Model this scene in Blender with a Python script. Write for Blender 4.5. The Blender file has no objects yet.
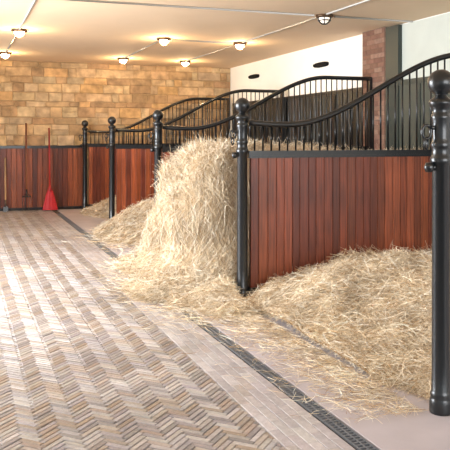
import bpy, math, random
import numpy as np
from mathutils import Vector, noise
random.seed(7); rng=np.random.default_rng(7)
S=bpy.context.scene; COL=S.collection

# ------------------------------------------------------------ helpers
def s2l(c):
    return tuple(((v/255)/12.92 if v/255<=0.04045 else ((v/255+0.055)/1.055)**2.4) for v in c)
def jit(c,a=0.1):
    k=1+random.uniform(-a,a); return tuple(min(1,v*k*(1+random.uniform(-a,a)*0.25)) for v in c)
class MB:
    def __init__(s): s.v=[];s.f=[];s.c=[];s.m=[]
    def face(s,idx,col=(1,1,1),m=0): s.f.append(idx);s.c.append(col);s.m.append(m)
    def box(s,x0,x1,y0,y1,z0,z1,col=(1,1,1),m=0,ch=0.0):
        if ch<=0:
            b=len(s.v)
            s.v+=[(x0,y0,z0),(x1,y0,z0),(x1,y1,z0),(x0,y1,z0),(x0,y0,z1),(x1,y0,z1),(x1,y1,z1),(x0,y1,z1)]
            for f in ((0,3,2,1),(4,5,6,7),(0,1,5,4),(1,2,6,5),(2,3,7,6),(3,0,4,7)): s.face([b+i for i in f],col,m)
        else:
            c=ch
            s.prism([(x0+c,y0),(x1-c,y0),(x1,y0+c),(x1,y1-c),(x1-c,y1),(x0+c,y1),(x0,y1-c),(x0,y0+c)],z0,z1,col,m)
    def prism(s,poly,z0,z1,col=(1,1,1),m=0):
        b=len(s.v);n=len(poly)
        s.v+=[(x,y,z0) for x,y in poly]+[(x,y,z1) for x,y in poly]
        s.face([b+i for i in reversed(range(n))],col,m); s.face([b+n+i for i in range(n)],col,m)
        for i in range(n):
            j=(i+1)%n; s.face([b+i,b+j,b+n+j,b+n+i],col,m)
    def block(s,P,N,h,bev,col,m=0,wob=0):
        """convex quad P (list of 4 Vector) raised along N by h with bevel"""
        P=[Vector(p) for p in P]; b=len(s.v)
        if wob: P=[p+Vector((random.uniform(-wob,wob),0,random.uniform(-wob,wob))) for p in P]
        s.v+=[tuple(p) for p in P]
        s.v+=[tuple(p+N*(h-bev)) for p in P]
        for k in range(4):
            p=P[k]; a=(P[(k+1)%4]-p).normalized(); c=(P[(k-1)%4]-p).normalized()
            s.v.append(tuple(p+N*h+(a+c)*bev))
        for k in range(4):
            j=(k+1)%4
            s.face([b+k,b+j,b+4+j,b+4+k],col,m); s.face([b+4+k,b+4+j,b+8+j,b+8+k],col,m)
        s.face([b+8,b+9,b+10,b+11],col,m)
    def lathe(s,prof,seg=32,col=(1,1,1),m=0,cx=0,cy=0):
        b=len(s.v)
        for r,z in prof:
            for k in range(seg):
                a=2*math.pi*k/seg; s.v.append((cx+r*math.cos(a),cy+r*math.sin(a),z))
        for i in range(len(prof)-1):
            for k in range(seg):
                j=(k+1)%seg; s.face([b+i*seg+k,b+i*seg+j,b+(i+1)*seg+j,b+(i+1)*seg+k],col,m)
    def tube(s,path,r,seg=10,col=(1,1,1),m=0,closed=False,flat=1.0):
        b=len(s.v);P=[Vector(p) for p in path];n=len(P)
        up=Vector((0,1,0.01))
        for i in range(n):
            if closed: t=(P[(i+1)%n]-P[i-1])
            else: t=P[min(i+1,n-1)]-P[max(i-1,0)]
            t.normalize(); a=t.cross(up)
            if a.length<0.05: a=t.cross(Vector((1,0,0)))
            a.normalize(); c=t.cross(a)
            for k in range(seg):
                th=2*math.pi*k/seg; s.v.append(tuple(P[i]+a*r*math.cos(th)*flat+c*r*math.sin(th)))
        for i in range(n if closed else n-1):
            i2=(i+1)%n
            for k in range(seg):
                j=(k+1)%seg; s.face([b+i*seg+k,b+i*seg+j,b+i2*seg+j,b+i2*seg+k],col,m)
        if not closed:
            s.face([b+k for k in range(seg)],col,m); s.face([b+(n-1)*seg+k for k in reversed(range(seg))],col,m)
    def mesh(s,name,mats,smooth=False):
        me=bpy.data.meshes.new(name); me.from_pydata(s.v,[],s.f)
        for m in mats: me.materials.append(m)
        me.polygons.foreach_set('material_index',s.m)
        if smooth: me.polygons.foreach_set('use_smooth',[True]*len(s.f))
        at=me.color_attributes.new('Col','FLOAT_COLOR','CORNER')
        cc=[]
        for f,c in zip(s.f,s.c):
            for _ in f: cc+= [c[0],c[1],c[2],1]
        at.data.foreach_set('color',cc); me.update(); return me
    def obj(s,name,mats,smooth=False,parent=None,loc=(0,0,0),label=None,cat=None,kind=None,group=None):
        me=s.mesh(name,mats,smooth); return mk(name,me,parent,loc,label,cat,kind,group)
def mk(name,data,parent=None,loc=(0,0,0),label=None,cat=None,kind=None,group=None):
    o=bpy.data.objects.new(name,data); COL.objects.link(o); o.location=loc
    if parent: o.parent=parent
    if label:o['label']=label
    if cat:o['category']=cat
    if kind:o['kind']=kind
    if group:o['group']=group
    return o
# ------------------------------------------------------------ materials
def mat(name,base=None,rough=0.5,metal=0,attr=False,noise_sc=0,noise_amt=0.2,bump=0,bump_sc=50,emis=None,es=0,stretch=None,spec=0.5,coat=0,big=0,big_sc=0.6,rvar=0):
    m=bpy.data.materials.new(name); m.use_nodes=True; nt=m.node_tree; p=nt.nodes['Principled BSDF']
    p.inputs['Roughness'].default_value=rough; p.inputs['Metallic'].default_value=metal
    p.inputs['Specular IOR Level'].default_value=spec
    p.inputs['Coat Weight'].default_value=coat
    if base: p.inputs['Base Color'].default_value=(*base,1)
    src=None
    if attr:
        a=nt.nodes.new('ShaderNodeAttribute'); a.attribute_name='Col'; src=a.outputs['Color']
    tc=nt.nodes.new('ShaderNodeTexCoord'); mp=nt.nodes.new('ShaderNodeMapping')
    nt.links.new(tc.outputs['Object'],mp.inputs['Vector'])
    if stretch: mp.inputs['Scale'].default_value=stretch
    def mul(sc,amt,src,vec):
        n=nt.nodes.new('ShaderNodeTexNoise'); n.inputs['Scale'].default_value=sc; n.inputs['Detail'].default_value=6
        nt.links.new(vec,n.inputs['Vector'])
        r=nt.nodes.new('ShaderNodeMapRange'); r.inputs['From Min'].default_value=0.3; r.inputs['From Max'].default_value=0.7
        r.inputs['To Min'].default_value=1-amt; r.inputs['To Max'].default_value=1+amt
        nt.links.new(n.outputs['Fac'],r.inputs['Value'])
        v=nt.nodes.new('ShaderNodeVectorMath'); v.operation='SCALE'
        if src: nt.links.new(src,v.inputs[0])
        else: v.inputs[0].default_value=base
        nt.links.new(r.outputs['Result'],v.inputs['Scale']); return v.outputs['Vector'],n
    if noise_sc: src,n=mul(noise_sc,noise_amt,src,mp.outputs['Vector'])
    if big: src,n=mul(big_sc,big,src,tc.outputs['Object'])
    if rvar:
        n=nt.nodes.new('ShaderNodeTexNoise'); n.inputs['Scale'].default_value=9; nt.links.new(tc.outputs['Object'],n.inputs['Vector'])
        r=nt.nodes.new('ShaderNodeMapRange'); r.inputs['To Min'].default_value=rough-rvar; r.inputs['To Max'].default_value=rough+rvar
        nt.links.new(n.outputs['Fac'],r.inputs['Value']); nt.links.new(r.outputs['Result'],p.inputs['Roughness'])
    if src: nt.links.new(src,p.inputs['Base Color'])
    if bump:
        n=nt.nodes.new('ShaderNodeTexNoise'); n.inputs['Scale'].default_value=bump_sc; n.inputs['Detail'].default_value=5
        nt.links.new(mp.outputs['Vector'],n.inputs['Vector'])
        b=nt.nodes.new('ShaderNodeBump'); b.inputs['Strength'].default_value=bump; b.inputs['Distance'].default_value=0.01
        nt.links.new(n.outputs['Fac'],b.inputs['Height']); nt.links.new(b.outputs['Normal'],p.inputs['Normal'])
    if emis:
        p.inputs['Emission Color'].default_value=(*emis,1); p.inputs['Emission Strength'].default_value=es
    return m
M_iron=mat('black_iron',(0.008,0.010,0.012),0.28,0.0,bump=0.12,bump_sc=60,coat=0.2)
M_matte=mat('matte_black',(0.012,0.012,0.012),0.9,spec=.1)
M_wood=mat('red_stained_wood',rough=0.36,attr=True,noise_sc=3,noise_amt=0.42,stretch=(18,18,0.8),bump=0.15,bump_sc=20,big=.28,big_sc=1.6)
M_dark=mat('shadow_gap',(0.02,0.012,0.01),0.9)
M_brick=mat('clay_paver',rough=0.38,attr=True,noise_sc=26,noise_amt=0.13,bump=0.5,bump_sc=60,big=.24,big_sc=.9,rvar=.14)
M_joint=mat('joint_sand',s2l((86,80,78)),0.95,noise_sc=40,noise_amt=0.25)
M_slab=mat('smooth_stone_slab',s2l((176,169,174)),0.45,noise_sc=2.5,noise_amt=0.10,bump=0.1,bump_sc=120)
M_stone=mat('sandstone',rough=0.9,attr=True,noise_sc=6,noise_amt=0.34,bump=1.0,bump_sc=11,big=.18,big_sc=1.3)
M_mortar=mat('lime_mortar',s2l((160,134,100)),0.95,noise_sc=20,noise_amt=0.15)
M_plaster=mat('white_plaster',s2l((240,241,238)),0.9,noise_sc=3,noise_amt=0.02)
M_ceil=mat('cream_ceiling',s2l((228,201,168)),0.85,noise_sc=2,noise_amt=0.02)
M_pmort=mat('grey_mortar',s2l((118,96,82)),0.95)
M_pbrick=mat('pink_brick',rough=0.85,attr=True,noise_sc=15,noise_amt=0.15,bump=0.4,bump_sc=40)
M_straw=mat('straw',rough=0.55,attr=True,spec=0.4)
M_steel=mat('galvanised_steel',s2l((176,172,166)),0.4,0.3)
M_grate=mat('cast_iron_grate',s2l((112,116,122)),0.4,0.3)
M_pit=mat('drain_pit',(0.006,0.006,0.006),0.95,spec=.1)
M_green=mat('dark_green_paint',s2l((50,58,54)),0.5)
M_gg=mat('grey_green_paint',s2l((70,74,66)),0.55,noise_sc=4,noise_amt=0.06)
M_pale=mat('pale_wall_panel',s2l((196,202,194)),0.7,noise_sc=4,noise_amt=0.03)
M_red=mat('red_plastic',s2l((150,30,32)),0.4)
M_redb=mat('red_bristles',s2l((172,24,36)),0.6,noise_sc=30,noise_amt=0.3,stretch=(8,8,0.3))
M_ash=mat('ash_handle',s2l((176,140,104)),0.5,noise_sc=6,noise_amt=0.15,stretch=(8,8,0.5))
M_brown=mat('brown_handle',s2l((112,64,40)),0.5,noise_sc=6,noise_amt=0.15,stretch=(8,8,0.5))
M_glass=mat('lit_glass',(1,0.9,0.75),0.3,emis=(1,0.80,0.52),es=60)
M_glass2=mat('dim_glass',(.9,0.85,0.8),0.3,emis=(1,0.86,0.68),es=1.2)
M_bronze=mat('aged_bronze',s2l((90,68,48)),0.4,0.6)

# ------------------------------------------------------------ layout numbers
XP=2.64; XR=6.23; YB=16.75; HC=3.31
POSTY=[3.57,6.76,10.05,13.38,16.48]

# ------------------------------------------------------------ floor
f=MB()
f.box(-2.4,6.4,-3,YB+0.1,-0.12,-0.012,m=0)
W=0.037;n=4;g=0.004
cols=[s2l(c) for c in ((158,153,150),(150,145,143),(166,161,159),(142,136,135),(150,138,128),(140,126,116),(154,150,152),(132,127,128),(170,165,163),(142,128,115),(142,137,141),(124,119,119),(158,148,140))]
c45=math.cos(math.pi/4)
X0,X1,Y0,Y1=-0.3,1.575,2.8,YB-0.02
def rotp(x,y):
    x*=W;y*=W
    return (x*c45-y*c45,x*c45+y*c45)
def clip(poly):
    for ax,lim,sg in ((0,X0,1),(0,X1,-1),(1,Y0,1),(1,Y1,-1)):
        out=[]
        for i in range(len(poly)):
            a=poly[i];b=poly[(i+1)%len(poly)]
            da=(a[ax]-lim)*sg; db=(b[ax]-lim)*sg
            if da>=0: out.append(a)
            if da*db<0:
                t=da/(da-db); out.append((a[0]+(b[0]-a[0])*t,a[1]+(b[1]-a[1])*t))
        poly=out
        if len(poly)<3: return None
    return poly
gg=g/2/W
UP=Vector((0,0,1))
def brick(x0,y0,x1,y1):
    p=[rotp(x0+gg,y0+gg),rotp(x1-gg,y0+gg),rotp(x1-gg,y1-gg),rotp(x0+gg,y1-gg)]
    xs=[q[0] for q in p];ys=[q[1] for q in p]
    if max(xs)<X0 or min(xs)>X1 or max(ys)<Y0 or min(ys)>Y1: return
    dz=random.uniform(-0.002,0.002)
    col=jit(random.choice(cols),0.08)
    if min(xs)>=X0 and max(xs)<=X1 and min(ys)>=Y0 and max(ys)<=Y1:
        f.block([(q[0],q[1],-0.012) for q in p],UP,0.012+dz,0.004,col,1)
    else:
        q=clip(p)
        if q: f.prism(q,-0.012,dz-0.001,col,1)
R=int(18/W)
for j in range(-R//4,R):
    base=j
    for k in range(-R//n,R//n):
        x=base+2*n*k; cx,cy=rotp(x,j)
        if X0-.5<cx<X1+.5 and Y0-.5<cy<Y1+.5: brick(x,j,x+n,j+1)
        y=base-2*n+1+2*n*k; cx,cy=rotp(base,y)
        if X0-.5<cx<X1+.5 and Y0-.5<cy<Y1+.5: brick(base,y,base+1,y+n)
# border courses laid lengthwise
bc=[s2l(c) for c in ((172,167,168),(166,160,162),(176,171,172),(160,155,157),(162,154,151))]
y=Y0
for r in range(5):
    y=Y0-0.1*(r%2); xa=1.582+r*0.0665
    while y<Y1-0.25:
        L=0.215
        f.block([(xa,y+.002,-.012),(xa+.0635,y+.002,-.012),(xa+.0635,y+L-.002,-.012),(xa,y+L-.002,-.012)],UP,0.012,0.003,jit(random.choice(bc),0.05),1)
        y+=L
# slabs beside the drain
y=Y0
while y<YB-1.0:
    L=1.15
    f.block([(2.035,y+.003,-.012),(2.94,y+.003,-.012),(2.94,y+L-.003,-.012),(2.035,y+L-.003,-.012)],UP,0.012,0.003,(1,1,1),2)
    y+=L
f.box(2.948,XR,0.5,YB,-0.012,-0.001,m=2)
f.box(-2.2,X0-0.01,0.5,YB,-0.012,-0.001,m=2)
f.obj('floor',[M_joint,M_brick,M_slab],kind='structure',label='herringbone clay brick floor with smooth stone slabs')

# drain
d=MB(); x0,x1=1.928,2.020; dy0,dy1=2.8,YB-1.0; xm=(x0+x1)/2
d.box(x0,x1,dy0,dy1,-0.0115,-0.010,m=1)
d.box(x0,x0+.010,dy0,dy1,-0.010,0.001); d.box(x1-.010,x1,dy0,dy1,-0.010,0.001); d.box(xm-.005,xm+.005,dy0,dy1,-0.010,0.001)
y=dy0
while y<dy1-0.02:
    d.box(x0+.010,xm-.005,y,y+.013,-0.009,0.0); d.box(xm+.005,x1-.010,y,y+.013,-0.009,0.0); y+=0.033
d.obj('drain_channel',[M_grate,M_pit],label='long dark cast-iron slotted drain channel set in the paving',cat='drain')

# ------------------------------------------------------------ walls
wb=MB()
wb.box(-2.4,XR+.2,YB,YB+.2,-.1,HC+.1,m=0)
stc=[s2l(c) for c in ((180,150,112),(168,138,102),(188,160,122),(160,130,96),(176,150,116),(152,126,94),(182,158,124),(166,144,114),(188,152,106))]
z=1.30
Nb=Vector((0,-1,0))
while z<HC-0.02:
    h=random.choice((0.12,0.16,0.2,0.24)); z1=min(z+h,HC)
    x=-2.3+random.uniform(-.2,0)
    while x<XR:
        w=random.uniform(0.14,0.62); xe=min(x+w,XR)
        if xe-x>0.04 and z1-z>0.05:
            c=jit(random.choice(stc),0.08); zm=(z+z1)/2
            if z1-z>.22 and random.random()<.25:   # snecked course: two thin stones
                for a,b in ((z,zm),(zm,z1)): wb.block([(x+.004,YB,a+.004),(xe-.004,YB,a+.004),(xe-.004,YB,b-.004),(x+.004,YB,b-.004)],Nb,0.014+random.uniform(0,.010),0.010,jit(random.choice(stc),0.08),1,wob=.008)
            else: wb.block([(x+.004,YB,z+.004),(xe-.004,YB,z+.004),(xe-.004,YB,z1-.004),(x+.004,YB,z1-.004)],Nb,0.012+random.uniform(0,.014),0.011,c,1,wob=.011)
        x+=w
    z=z1
wb.obj('wall_back',[M_mortar,M_stone],kind='structure',label='golden sandstone block wall')

WB=[s2l(c) for c in ((124,62,38),(104,50,32),(140,74,45),(90,42,29),(116,55,34),(132,66,38))]
def planks(mb,axis,a0,a1,off0,off1,z0,z1,pw=0.092,base=None,amt=0.2):
    base=base or WB
    nn=max(1,round((a1-a0)/pw)); w=(a1-a0)/nn
    e=[a0+i*w+(random.uniform(-.008,.008) if 0<i<nn else 0) for i in range(nn+1)]
    for i in range(nn):
        c=jit(random.choice(base),amt); s,t=e[i],e[i+1]; dd=random.uniform(0,.003)
        if axis=='x': mb.box(s+.001,t-.001,off0+dd,off1,z0,z1,c,0,0.005)
        else: mb.box(off0+dd,off1,s+.001,t-.001,z0,z1,c,0,0.005)
# back wainscot
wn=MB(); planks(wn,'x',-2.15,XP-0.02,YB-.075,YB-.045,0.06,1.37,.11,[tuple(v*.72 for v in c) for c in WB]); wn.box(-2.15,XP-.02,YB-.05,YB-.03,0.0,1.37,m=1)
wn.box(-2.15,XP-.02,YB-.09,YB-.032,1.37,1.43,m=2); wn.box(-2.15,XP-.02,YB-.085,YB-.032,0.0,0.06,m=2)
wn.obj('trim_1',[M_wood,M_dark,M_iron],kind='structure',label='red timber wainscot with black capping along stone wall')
# right wall
wr=MB(); wr.box(XR,XR+.2,-3,YB+.2,-.1,HC+.1)
wr.obj('wall_right',[M_plaster],kind='structure',label='white plastered wall')
wl=MB()
dk=[s2l(c) for c in ((34,38,35),(28,32,30),(42,36,32),(26,30,29))]
for a,b in ((3.7,7.0),(10.35,13.30),(13.45,16.4)):
    planks(wl,'y',a,b,XR-.06,XR-.025,0.05,2.36,0.13,dk,0.12); wl.box(XR-.03,XR-.005,a,b,0,2.36,m=1)
    wl.box(XR-.075,XR-.005,a,b,2.36,2.43,m=2); wl.box(XR-.07,XR-.005,a,b,1.42,1.49,m=2)
    nb=int((b-a)/.9)
    for i in range(nb+1):
        yy=a+(b-a-.05)*i/nb; wl.box(XR-.072,XR-.005,yy,yy+.05,0,2.36,m=2)
wl.obj('trim_2',[M_wood,M_dark,M_iron],kind='structure',label='dark timber lining with black iron frame on plaster wall')
# brick pillar
PX=6.13
pl=MB(); pl.box(PX,XR,9.68,10.34,0,HC,m=0)
pc=[s2l(c) for c in ((126,92,76),(134,102,86),(118,84,70),(140,110,94))]
z=0.0;r=0
while z<HC-.05:
    z1=min(z+.075,HC); y=9.64-(0.11 if r%2 else 0)
    while y<10.34:
        a=max(y,9.685);b=min(y+.225,10.335)
        if b-a>.03: pl.block([(PX,b-.003,z+.003),(PX,a+.003,z+.003),(PX,a+.003,z1-.003),(PX,b-.003,z1-.003)],Vector((-1,0,0)),.007,.003,jit(random.choice(pc),.08),1)
        y+=.225
    pl.block([(PX+.004,9.68,z+.003),(XR-.008,9.68,z+.003),(XR-.008,9.68,z1-.003),(PX+.004,9.68,z1-.003)],Vector((0,-1,0)),.007,.003,jit(random.choice(pc),.08),1)
    z=z1;r+=1
pl.obj('wall_pier',[M_pmort,M_pbrick],kind='structure',label='dull pink brick pier rising to ceiling')
# door with dark frame
dr=MB()
dr.box(XR-.10,XR-.002,9.32,9.66,0,HC-.02,m=1)
dr.box(XR-.03,XR-.002,7.0,9.32,2.46,HC-.02,m=0)
dr.box(XR-.08,XR-.002,7.0,9.32,0.02,2.38,m=2)
dr.box(XR-.095,XR-.002,7.0,9.32,2.38,2.46,m=1)
for yy in (7.6,8.2,8.8): dr.box(XR-.095,XR-.002,yy-.02,yy+.03,0.02,2.38,m=1)
dr.obj('door_1',[M_pale,M_green,M_gg],kind='structure',label='grey-green panelled door with dark green frame')
# ceiling
ce=MB(); ce.box(-2.4,XR+.2,-3,YB+.2,HC,HC+.15); ce.obj('ceiling',[M_ceil],kind='structure',label='smooth cream ceiling')
# left wall with openings
wl=MB()
def lw(y0,y1,z0=0,z1=HC): wl.box(-2.4,-2.2,y0,y1,z0,z1)
lw(-3,-1); lw(-1,1.0,2.9); lw(1.0,5.3); lw(5.3,10.4,2.9); lw(10.4,11.8); lw(11.8,13.0,2.7); lw(11.8,13.0,0,1.1); lw(13.0,YB+.2)
wl.obj('wall_left',[M_plaster],kind='structure',label='white wall with wide open doorways')

# ------------------------------------------------------------ posts
prof=[(0.0,0.0),(.066,0),(.068,.012),(.067,.06),(.063,.08),(.059,.09),(.063,.105),(.059,.12),(.055,.13),(.053,.3),(.051,1.44),
      (.059,1.452),(.063,1.47),(.059,1.488),(.053,1.50),(.051,1.53),(.055,1.545),(.061,1.56),(.055,1.575),(.051,1.60),(.051,1.70),(.057,1.715),(.057,1.73),(.049,1.745),
      (.049,1.77),(.062,1.785),(.070,1.80),(.070,1.812),(.057,1.828),(.040,1.838),(.034,1.85)]
ballp=[(.034,1.845)]+[(0.077*math.sin(t),1.924-0.077*math.cos(t)) for t in np.linspace(.45,math.pi,16)]
pm=MB(); pm.lathe(prof,32); me_shaft=pm.mesh('shaft',[M_iron],True)
bm_=MB(); bm_.lathe(ballp,32); me_ball=bm_.mesh('ball_finial',[M_iron],True)
hk=MB()
hk.tube([(-.045,0,1.66),(-.084,0,1.66)],.012,8)
hk.tube([(-.100+.030*math.cos(t),0.0,1.635+.040*math.sin(t)) for t in np.linspace(0,2*math.pi,20)[:-1]],.009,8,closed=True)
hk.tube([(-.102+.018*math.cos(t),0.012*math.cos(t),1.570+.034*math.sin(t)) for t in np.linspace(0,2*math.pi,20)[:-1]],.007,8,closed=True)
me_hook=hk.mesh('tether_ring',[M_iron],True)
hb=MB()
hb.tube([(-.045,0,1.43),(-.075,0,1.43)],.018,10)
hb.lathe([(0,1.400),(.022,1.404),(.03,1.43),(.022,1.456),(0,1.46)],14,cx=-.082,cy=0)
me_stud=hb.mesh('latch_stud',[M_iron],True)
labs=['black cast-iron post with ball top and tether ring beside loose straw',
 'black cast-iron post with ball top beside tall haystack',
 'black cast-iron post with ball top rising behind haystack',
 'black cast-iron post with ball top at timber stall partition',
 'black cast-iron post with ball top near stone wall']
for i,yy in enumerate(POSTY):
    e=mk('stall_post',None,loc=(XP,yy,0),label=labs[i],cat='post',group='ball-topped iron posts along the aisle')
    mk('shaft',me_shaft,e); mk('ball_finial',me_ball,e); mk('tether_ring',me_hook,e); mk('latch_stud',me_stud,e)

# ------------------------------------------------------------ partitions
LEN=XR-.105-XP-.07
def railz(x):   # x from post
    t=min(1,max(0,(x-.42)/(2.62-.42))); s=t*t*(3-2*t)
    z=1.735+.80*s
    if x<.42: z+=0.02*((.42-x)/.42)**2
    return z
def partition(yy,label):
    e=mk('stall_partition',None,loc=(XP+.063,yy,0),label=label,cat='stall partition',group='timber and iron stall partitions')
    p=MB(); planks(p,'x',0.02,LEN-.02,-.022,.022,.11,1.40); p.box(0.02,LEN-.02,-.008,.008,.11,1.40,m=1)
    p.obj('panel',[M_wood,M_dark],parent=e,label='red-brown vertical timber planks')
    t=MB(); t.box(0,LEN,-.035,.035,1.40,1.425); t.box(0,LEN,-.027,.027,1.425,1.455); t.box(0,LEN,-.035,.035,1.455,1.472); t.obj('top_rail',[M_iron],parent=e)
    b=MB(); b.box(0,LEN,-.035,.035,.03,.11); b.obj('bottom_rail',[M_iron],parent=e)
    c=MB(); xs=list(np.linspace(0,LEN,60)); c.tube([(x,0,railz(x)) for x in xs],.031,12); c.obj('curved_rail',[M_iron],True,parent=e)
    st=MB(); st.box(LEN-.045,LEN,-.03,.03,0.0,railz(LEN)); st.obj('wall_stile',[M_iron],parent=e)
    nb=int((LEN-.08)/.088)
    br=MB(); br.lathe([(.0,0),(.0098,0),(.0098,1),(0,1)],8); mb=br.mesh('bar',[M_iron],True)
    for k in range(nb):
        x=.07+k*(LEN-.14)/(nb-1); o=mk('bar',mb,e,(x,0,1.46)); o.scale=(1,1,railz(x)-1.46)
pl_labels=['red-brown plank partition with swooping black rail beside loose straw',
 'red-brown plank partition with swooping black rail behind haystack',
 'red-brown plank partition with swooping black rail above small straw heap',
 'red-brown plank partition with swooping black rail against stone wall']
for yy,l in zip(POSTY[1:],pl_labels): partition(yy,l)

# ------------------------------------------------------------ straw
SC=np.array([s2l(c) for c in ((236,222,198),(228,211,184),(245,237,220),(216,194,160),(194,164,124),(234,219,193),(160,128,90),(226,206,175))])
def strands(P,D,L,Wd):
    N=len(P)
    D/=np.linalg.norm(D,axis=1,keepdims=True)+1e-9
    A=rng.normal(size=(N,3)); Sd=np.cross(D,A); Sd/=np.linalg.norm(Sd,axis=1,keepdims=True)+1e-9
    B=rng.normal(size=(N,3))*0.24; B[:,2]-=0.12
    V=np.zeros((N,8,3))
    for k,t in enumerate((-.5,-.17,.17,.5)):
        c=P+D*(L*t)[:,None]+B*(L*(t*t*4))[:,None]*.35
        V[:,2*k]=c-Sd*(Wd/2)[:,None]; V[:,2*k+1]=c+Sd*(Wd/2)[:,None]
    return V
def build_heap(name,x0,x1,y0,y1,hf,count,label,step=.045,drape=0.0,spill=None,Lr=(.07,.26),wd=.0026,maxy=None,dark=1.0,seedoff=0,miny=None,samp=None,nz=1.0,minx=None,maxx=6.10,lat=.11):
    nx=int((x1-x0)/step)+1; ny=int((y1-y0)/step)+1
    xs=np.linspace(x0,x1,nx); ys=np.linspace(y0,y1,ny)
    Z=np.zeros((ny,nx))
    for j,y in enumerate(ys):
        for i,x in enumerate(xs):
            h=hf(x,y)
            if h>.02:
                q=noise.noise(Vector((x*1.6+seedoff,y*1.6,0)))*.13+noise.noise(Vector((x*5,y*5,3)))*.08+noise.noise(Vector((x*14,y*14,7)))*.04
                h+=q*nz*min(1,h*2.5)
            Z[j,i]=max(h,-.01) if h>.02 else -.01
    XX,YY=np.meshgrid(xs,ys)
    V=np.stack([XX,YY,Z],-1)
    for j in range(ny):
        for i in range(nx):
            if Z[j,i]>.1:
                q=Vector((V[j,i,0]*2,V[j,i,1]*2,Z[j,i]*4+seedoff))
                V[j,i,0]+=(noise.noise(q)*lat+noise.noise(q*2.6)*lat*.6)*min(1,Z[j,i]*1.5)
    V[:,:,0]=np.clip(V[:,:,0],minx,maxx-.05)
    a=V[:-1,:-1];b=V[:-1,1:];c=V[1:,1:];d_=V[1:,:-1]
    T=np.concatenate([np.stack([a,b,c],2).reshape(-1,3,3),np.stack([a,c,d_],2).reshape(-1,3,3)])
    T=T[T[:,:,2].max(1)>0.0]
    Nn=np.cross(T[:,1]-T[:,0],T[:,2]-T[:,0]); ar=np.linalg.norm(Nn,axis=1); Nn/=ar[:,None]+1e-9
    pw=ar.copy()
    if samp is not None: pw=pw*np.array([samp(*t.mean(0)) for t in T])
    idx=rng.choice(len(T),count,p=pw/pw.sum()); u=rng.random((count,2)); fl=u.sum(1)>1; u[fl]=1-u[fl]
    t=T[idx]; P=t[:,0]+(t[:,1]-t[:,0])*u[:,:1]+(t[:,2]-t[:,0])*u[:,1:]
    nrm=Nn[idx]
    D=rng.normal(size=(count,3)); D-=nrm*(D*nrm).sum(1,keepdims=True)
    D/=np.linalg.norm(D,axis=1,keepdims=True)+1e-9
    down=np.array([0,0,-1.0])-nrm*(-nrm[:,2:3]); stp=(1-nrm[:,2:3])
    D=D+down*stp*drape*rng.choice([-1,1],(count,1))+nrm*rng.normal(size=(count,1))*.20
    L=rng.uniform(*Lr,count); P=P+nrm*(rng.uniform(-.005,.035,count)+(rng.random(count)<.06)*rng.uniform(.02,.07,count))[:,None]
    if spill:
        SP=np.array([spill(k) for k in range(spill.n)]); m=len(SP)
        a2=rng.uniform(0,math.pi,m); SD=np.stack([np.cos(a2),np.sin(a2),rng.normal(size=m)*.05],1)
        P=np.concatenate([P,SP]); D=np.concatenate([D,SD]); L=np.concatenate([L,rng.uniform(.05,.2,m)])
    N=len(P)
    W_=rng.uniform(.6,1.3,N)*wd
    VV=strands(P,D,L,W_)
    if maxy: VV[:,:,1]-=np.maximum(0,VV[:,:,1].max(1)-maxy)[:,None]
    if miny: VV[:,:,1]+=np.maximum(0,miny-VV[:,:,1].min(1))[:,None]
    if minx: VV[:,:,0]+=np.maximum(0,minx-VV[:,:,0].min(1))[:,None]
    VV[:,:,0]-=np.maximum(0,VV[:,:,0].max(1)-maxx)[:,None]
    VV[:,:,2]=np.maximum(VV[:,:,2],.003)
    cl=np.array([noise.noise(Vector((p[0]*4,p[1]*4,p[2]*4))) for p in P])
    Cs=SC[rng.integers(0,len(SC),N)]*rng.uniform(.85,1.1,(N,1))*(1+.30*cl[:,None])*dark
    Cs=np.clip(Cs,0,.92)
    sv=VV.reshape(-1,3); nb=ny*nx
    verts=np.concatenate([V.reshape(-1,3),sv])
    gi=np.arange(nb).reshape(ny,nx)
    q=np.stack([gi[:-1,:-1],gi[:-1,1:],gi[1:,1:],gi[1:,:-1]],-1).reshape(-1,4)
    keep=V.reshape(-1,3)[q][:,:,2].max(1)>0
    q=q[keep]
    bi=nb+np.arange(N)*8
    F=np.concatenate([q]+[np.stack([bi+k,bi+k+1,bi+k+3,bi+k+2],1) for k in (0,2,4)])
    used=np.zeros(len(verts),bool); used[F.ravel()]=True; remap=np.cumsum(used)-1
    F=remap[F]
    colr=np.concatenate([np.tile(np.array(s2l((170,140,102)))*dark,(nb,1)),np.repeat(Cs,8,axis=0)])[used]
    verts=verts[used]
    me=bpy.data.meshes.new(name)
    me.vertices.add(len(verts)); me.vertices.foreach_set('co',verts.astype(np.float32).ravel())
    me.loops.add(F.size); me.loops.foreach_set('vertex_index',F.astype(np.int32).ravel())
    me.polygons.add(len(F)); me.polygons.foreach_set('loop_start',(np.arange(len(F))*4).astype(np.int32))
    me.update(calc_edges=True)
    at=me.color_attributes.new('Col','FLOAT_COLOR','POINT')
    at.data.foreach_set('color',np.concatenate([colr,np.ones((len(colr),1))],1).astype(np.float32).ravel())
    me.materials.append(M_straw)
    return mk(name,me,label=label,cat='straw',kind='stuff')
def sm(a,b,x):
    t=min(1,max(0,(x-a)/(b-a))); return t*t*(3-2*t)
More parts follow.
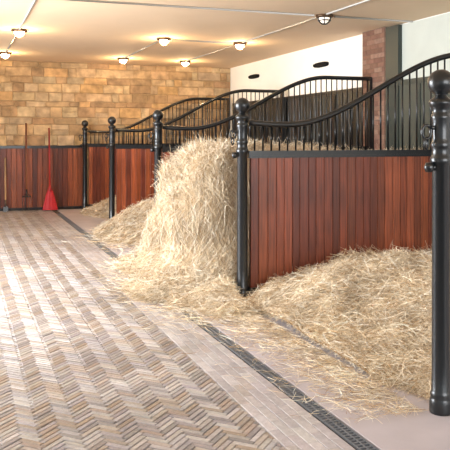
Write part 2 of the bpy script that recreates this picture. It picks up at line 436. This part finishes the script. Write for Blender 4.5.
# near bedding in first stall
def h1(x,y):
    edge=2.50+.14*math.sin(y*2.1)+.09*math.sin(y*5.3)
    hx=sm(edge-.1,edge+1.4,x); hy=sm(3.3,5.7,y)
    bumps=.05*math.exp(-((x-3.5)**2+(y-4.9)**2)/.2)+.04*math.exp(-((x-4.1)**2+(y-5.9)**2)/.2)+.05*math.exp(-((x-3.3)**2+(y-6.0)**2)/.2)
    return .035*sm(edge-.1,edge+.1,x)*sm(3.6,3.8,y)+.25*hx*(.10+.90*hy)*sm(3.4,3.8,y)+bumps+.06*sm(2.72,2.95,x)*sm(5.2,6,y)
build_heap('straw_bedding',2.56,6.05,3.5,6.68,h1,140000,'loose pale straw bedding heaped against plank partition',maxy=6.68,seedoff=1,nz=.85,samp=lambda x,y,z:(1.0 if x<4.7 else .4)*(.0 if (x<2.74 and y>6.55) else 1),miny=3.66,minx=2.56,lat=.06)
# tall haystack filling the stall mouth
def h2(x,y):
    lean=.10*math.sin(y*4)
    dx=max(0,2.62+lean-x); dy=max(0,abs(y-8.05)-.80)
    s=math.hypot(dx,dy)
    h=.74*(1-sm(.02,.36,s))+.46*(1-sm(.0,.50,s))+.19*(1-sm(.1,.85,s))
    sk=.05*(1-sm(.4,1.0,math.hypot(x-2.4,y-7.4)))
    dome=-.05+.05*math.cos((x-3.0)*1.2)
    return h+sk+dome*min(1,h) if y<9.7 else 0
def spill2(k):
    while True:
        x=random.gauss(2.2,.28); y=random.gauss(7.6,.9)
        if x<2.6 and 6.85<y<9.9: return (x,y,random.uniform(.005,.02))
spill2.n=5500
build_heap('haystack',1.3,6.05,6.84,9.72,h2,155000,'tall shaggy stack of golden hay beside iron post',drape=2.0,spill=spill2,Lr=(.12,.38),wd=.0029,seedoff=9,miny=6.83,nz=1.0,lat=.17,
   samp=lambda x,y,z: 1.0 if (x<3.6 and y<8.8) else .3,dark=.92)
# scattered litter along the aisle edge
def hl(x,y): return h2(x,y)*sm(5.9,6.8,y)+.03*sm(5.6,6.4,y)*sm(2.0,2.3,x) if y>5.7 else 0
def spill3(k):
    while True:
        if k%3: x=2.60-abs(random.gauss(0,.26)); y=random.uniform(3.6,6.8)
        else: x=random.gauss(2.2,.28); y=6.8-abs(random.gauss(0,.5))
        if x<2.55: return (x,y,random.uniform(.004,.018))
spill3.n=5200
build_heap('straw_litter',1.4,2.55,5.7,6.82,hl,10000,'thin scattered straw strands along slabs and drain',spill=spill3,maxy=6.82,maxx=2.55,seedoff=9,nz=.8)
def h3(x,y): return .50*(1-sm(.2,1.25,math.hypot((x-3.25),(y-11.9)*.7)))
def spill4(k): return (random.gauss(2.35,.25),random.gauss(11.4,.6),.01)
spill4.n=1400
build_heap('straw_heap',2.0,4.5,10.4,13.25,h3,26000,'small straw heap spilling onto aisle beside partition',maxy=13.27,miny=10.15,spill=spill4,wd=.005,seedoff=4,dark=.85)
def h4(x,y): return .30*(1-sm(.2,1.1,math.hypot((x-3.4),(y-15.3)*.8)))
build_heap('straw_heap',2.2,4.6,14.0,16.4,h4,8000,'low straw heap in stall near stone wall',maxy=16.4,wd=.007,seedoff=5,dark=.85)

# ------------------------------------------------------------ ceiling lamps
base=MB(); base.lathe([(0,0),(.12,0),(.125,-.02),(.11,-.04),(.088,-.045),(.085,-.035)],28); me_b=base.mesh('lamp_base',[M_bronze],True)
def glassm(m):
    gl=MB(); gl.lathe([(.078*math.cos(t),-.04-.075*math.sin(t)) for t in np.linspace(0,math.pi/2,10)],24); return gl.mesh('glass_dome',[m],True)
me_g=glassm(M_glass); me_g2=glassm(M_glass2)
def guard(r,m):
    cg=MB()
    for a in (0,math.pi/3,2*math.pi/3):
        cg.tube([(.095*math.cos(t)*math.cos(a),.095*math.cos(t)*math.sin(a),-.04-.088*math.sin(t)) for t in np.linspace(0,math.pi,16)],r,6)
    cg.tube([(.085*math.cos(t),.085*math.sin(t),-.08) for t in np.linspace(0,2*math.pi,24)[:-1]],r,6,closed=True)
    return cg.mesh('wire_guard',[m],True)
me_c=guard(.004,M_bronze); me_c2=guard(.009,M_iron)
LP=[(.88,11.9),(.85,15.2),(3.28,15.4),(3.29,12.1),(4.70,15.5),(4.72,12.2),(4.76,9.05)]
for x,y in LP:
    dim=(y<10)
    e=mk('ceiling_lamp',None,loc=(x,y,HC),label='dimly lit bulkhead ceiling lamp with dark wire guard' if dim else 'round bulkhead ceiling lamp with glowing warm glass and wire guard',cat='lamp',group='bulkhead lamps on the ceiling')
    mk('lamp_base',me_b,e); mk('glass_dome',me_g2 if dim else me_g,e); mk('wire_guard',me_c2 if dim else me_c,e)
    if not dim:
        li=bpy.data.lights.new('lamp_light','POINT'); li.energy=28; li.color=(1,.70,.38); li.shadow_soft_size=.06
        mk('lamp_light',li,e,(0,0,-.20))
def conduit(p,q,l):
    c=MB(); c.tube([p,q],.015,8); c.obj('conduit_pipe',[M_steel],True,label=l,cat='pipe',group='conduit pipes on the ceiling')
zc=HC-.012
for a,b in (((4.72,3,zc),(4.72,8.9,zc)),((4.72,9.2,zc),(4.72,12.05,zc)),((4.72,12.35,zc),(4.70,15.35,zc)),((3.28,12.25,zc),(3.28,15.25,zc)),((.87,5,zc),(.87,11.75,zc)),((.87,12.05,zc),(.86,15.05,zc)),
    ((1.0,9.05,zc),(4.6,9.05,zc)),((4.92,9.05,zc),(6.2,9.05,zc)),((3.45,12.15,zc),(4.57,12.2,zc))):
    conduit(a,b,'thin grey metal conduit pipe clipped to cream ceiling')
# wall plates
for y,zz in ((15.16,2.98),(11.93,2.94)):
    w=MB(); n_=20
    def ring(sx,sz,xx):
        b=len(w.v)
        for k in range(n_):
            t=2*math.pi*k/n_; w.v.append((xx,sx*math.copysign(abs(math.cos(t))**.6,math.cos(t)),sz*math.copysign(abs(math.sin(t))**.6,math.sin(t))))
        return b
    rs=[ring(.26,.045,0),ring(.26,.045,-.05),ring(.22,.03,-.08)]
    for a,b in zip(rs,rs[1:]):
        for k in range(n_): w.face([a+k,a+(k+1)%n_,b+(k+1)%n_,b+k])
    w.face([rs[-1]+k for k in range(n_)])
    w.obj('wall_vent',[M_matte],loc=(XR,y,zz),label='small black oval plate fixed to white plaster wall',cat='vent')

# ------------------------------------------------------------ tools at back wall
def lean(o,ang): o.rotation_euler=(ang,0,0)
yw=YB-.095
e=mk('broom',None,loc=(1.86,yw-.33,0),label='broom with flared red bristles leaning on timber wainscot',cat='broom'); lean(e,-.13)
h=MB(); h.tube([(0,0,.44),(0,0,1.84)],.017,10); h.obj('handle',[M_red],True,parent=e)
h=MB(); h.lathe([(0,.42),(.035,.42),(.045,.46),(.03,.52),(.02,.56),(0,.56)],16); h.obj('socket',[M_red],True,parent=e)
h=MB()
sec=[(.045,.03,.47),(.085,.04,.36),(.13,.05,.18),(.165,.055,.02)]
for a,bb,z in sec:
    for k in range(24):
        t=2*math.pi*k/24; rr=1+(.04 if k%2 else -.04); h.v.append((a*math.cos(t)*rr,bb*math.sin(t)*rr,z))
for i in range(3):
    for k in range(24): h.face([i*24+k,i*24+(k+1)%24,(i+1)*24+(k+1)%24,(i+1)*24+k])
h.face([72+k for k in range(24)]); h.obj('bristles',[M_redb],parent=e)
e=mk('pitchfork',None,loc=(1.37,yw-.25,0.02),label='wooden-handled pitchfork leaning on timber wainscot',cat='tool'); lean(e,-.115)
h=MB(); h.tube([(0,0,.38),(0,0,1.92)],.019,10); h.obj('handle',[M_brown],True,parent=e)
h=MB()
for x in (-.09,-.03,.03,.09): h.tube([(x*.3,0,.36),(x,0,.30),(x,.02,.15),(x,0,0)],.007,6)
h.tube([(-.09,0,.30),(.09,0,.30)],.01,8); h.tube([(0,0,.30),(0,0,.46)],.02,10); h.obj('tines',[M_iron],True,parent=e)
e=mk('hoe',None,loc=(.93,yw-.17,0.0),label='short pale-handled hoe leaning on timber wainscot',cat='tool'); lean(e,-.12)
h=MB(); h.tube([(0,0,.16),(0,0,1.18)],.019,10); h.obj('handle',[M_ash],True,parent=e)
h=MB(); h.tube([(0,0,.26),(0,0,.14),(0,-.02,.10)],.02,8); h.box(-.05,.05,-.028,-.016,.0,.11); h.obj('blade',[M_iron],parent=e)

# ------------------------------------------------------------ lights
w=bpy.data.worlds.new('World'); S.world=w; w.use_nodes=True
w.node_tree.nodes['Background'].inputs['Color'].default_value=(.88,.94,1,1); w.node_tree.nodes['Background'].inputs['Strength'].default_value=1.1
def area(loc,rot,sx,sy,e,col=(1,1,1)):
    l=bpy.data.lights.new('daylight','AREA'); l.shape='RECTANGLE'; l.size=sx; l.size_y=sy; l.energy=e; l.color=col
    o=mk('daylight',l,loc=loc); o.rotation_euler=rot
area((-2.5,8.0,1.6),(math.radians(74),0,math.radians(-90)),4.2,2.7,840,(.92,.96,1))
area((3.6,-2.8,1.9),(math.radians(84),0,0),4.6,2.6,300,(.96,.98,1))
area((-2.3,12.4,1.9),(math.radians(90),0,math.radians(-90)),1.1,1.5,30,(.97,.98,1))

# ------------------------------------------------------------ camera
c=bpy.data.cameras.new('Camera'); c.sensor_width=36; c.lens=36*729/450; c.shift_y=(138-225)/450
co=mk('Camera',c,loc=(0,0,1.6)); co.rotation_euler=(math.radians(90),0,-math.radians(19.98)); S.camera=co
S.view_settings.view_transform='Standard'; S.view_settings.look='None'
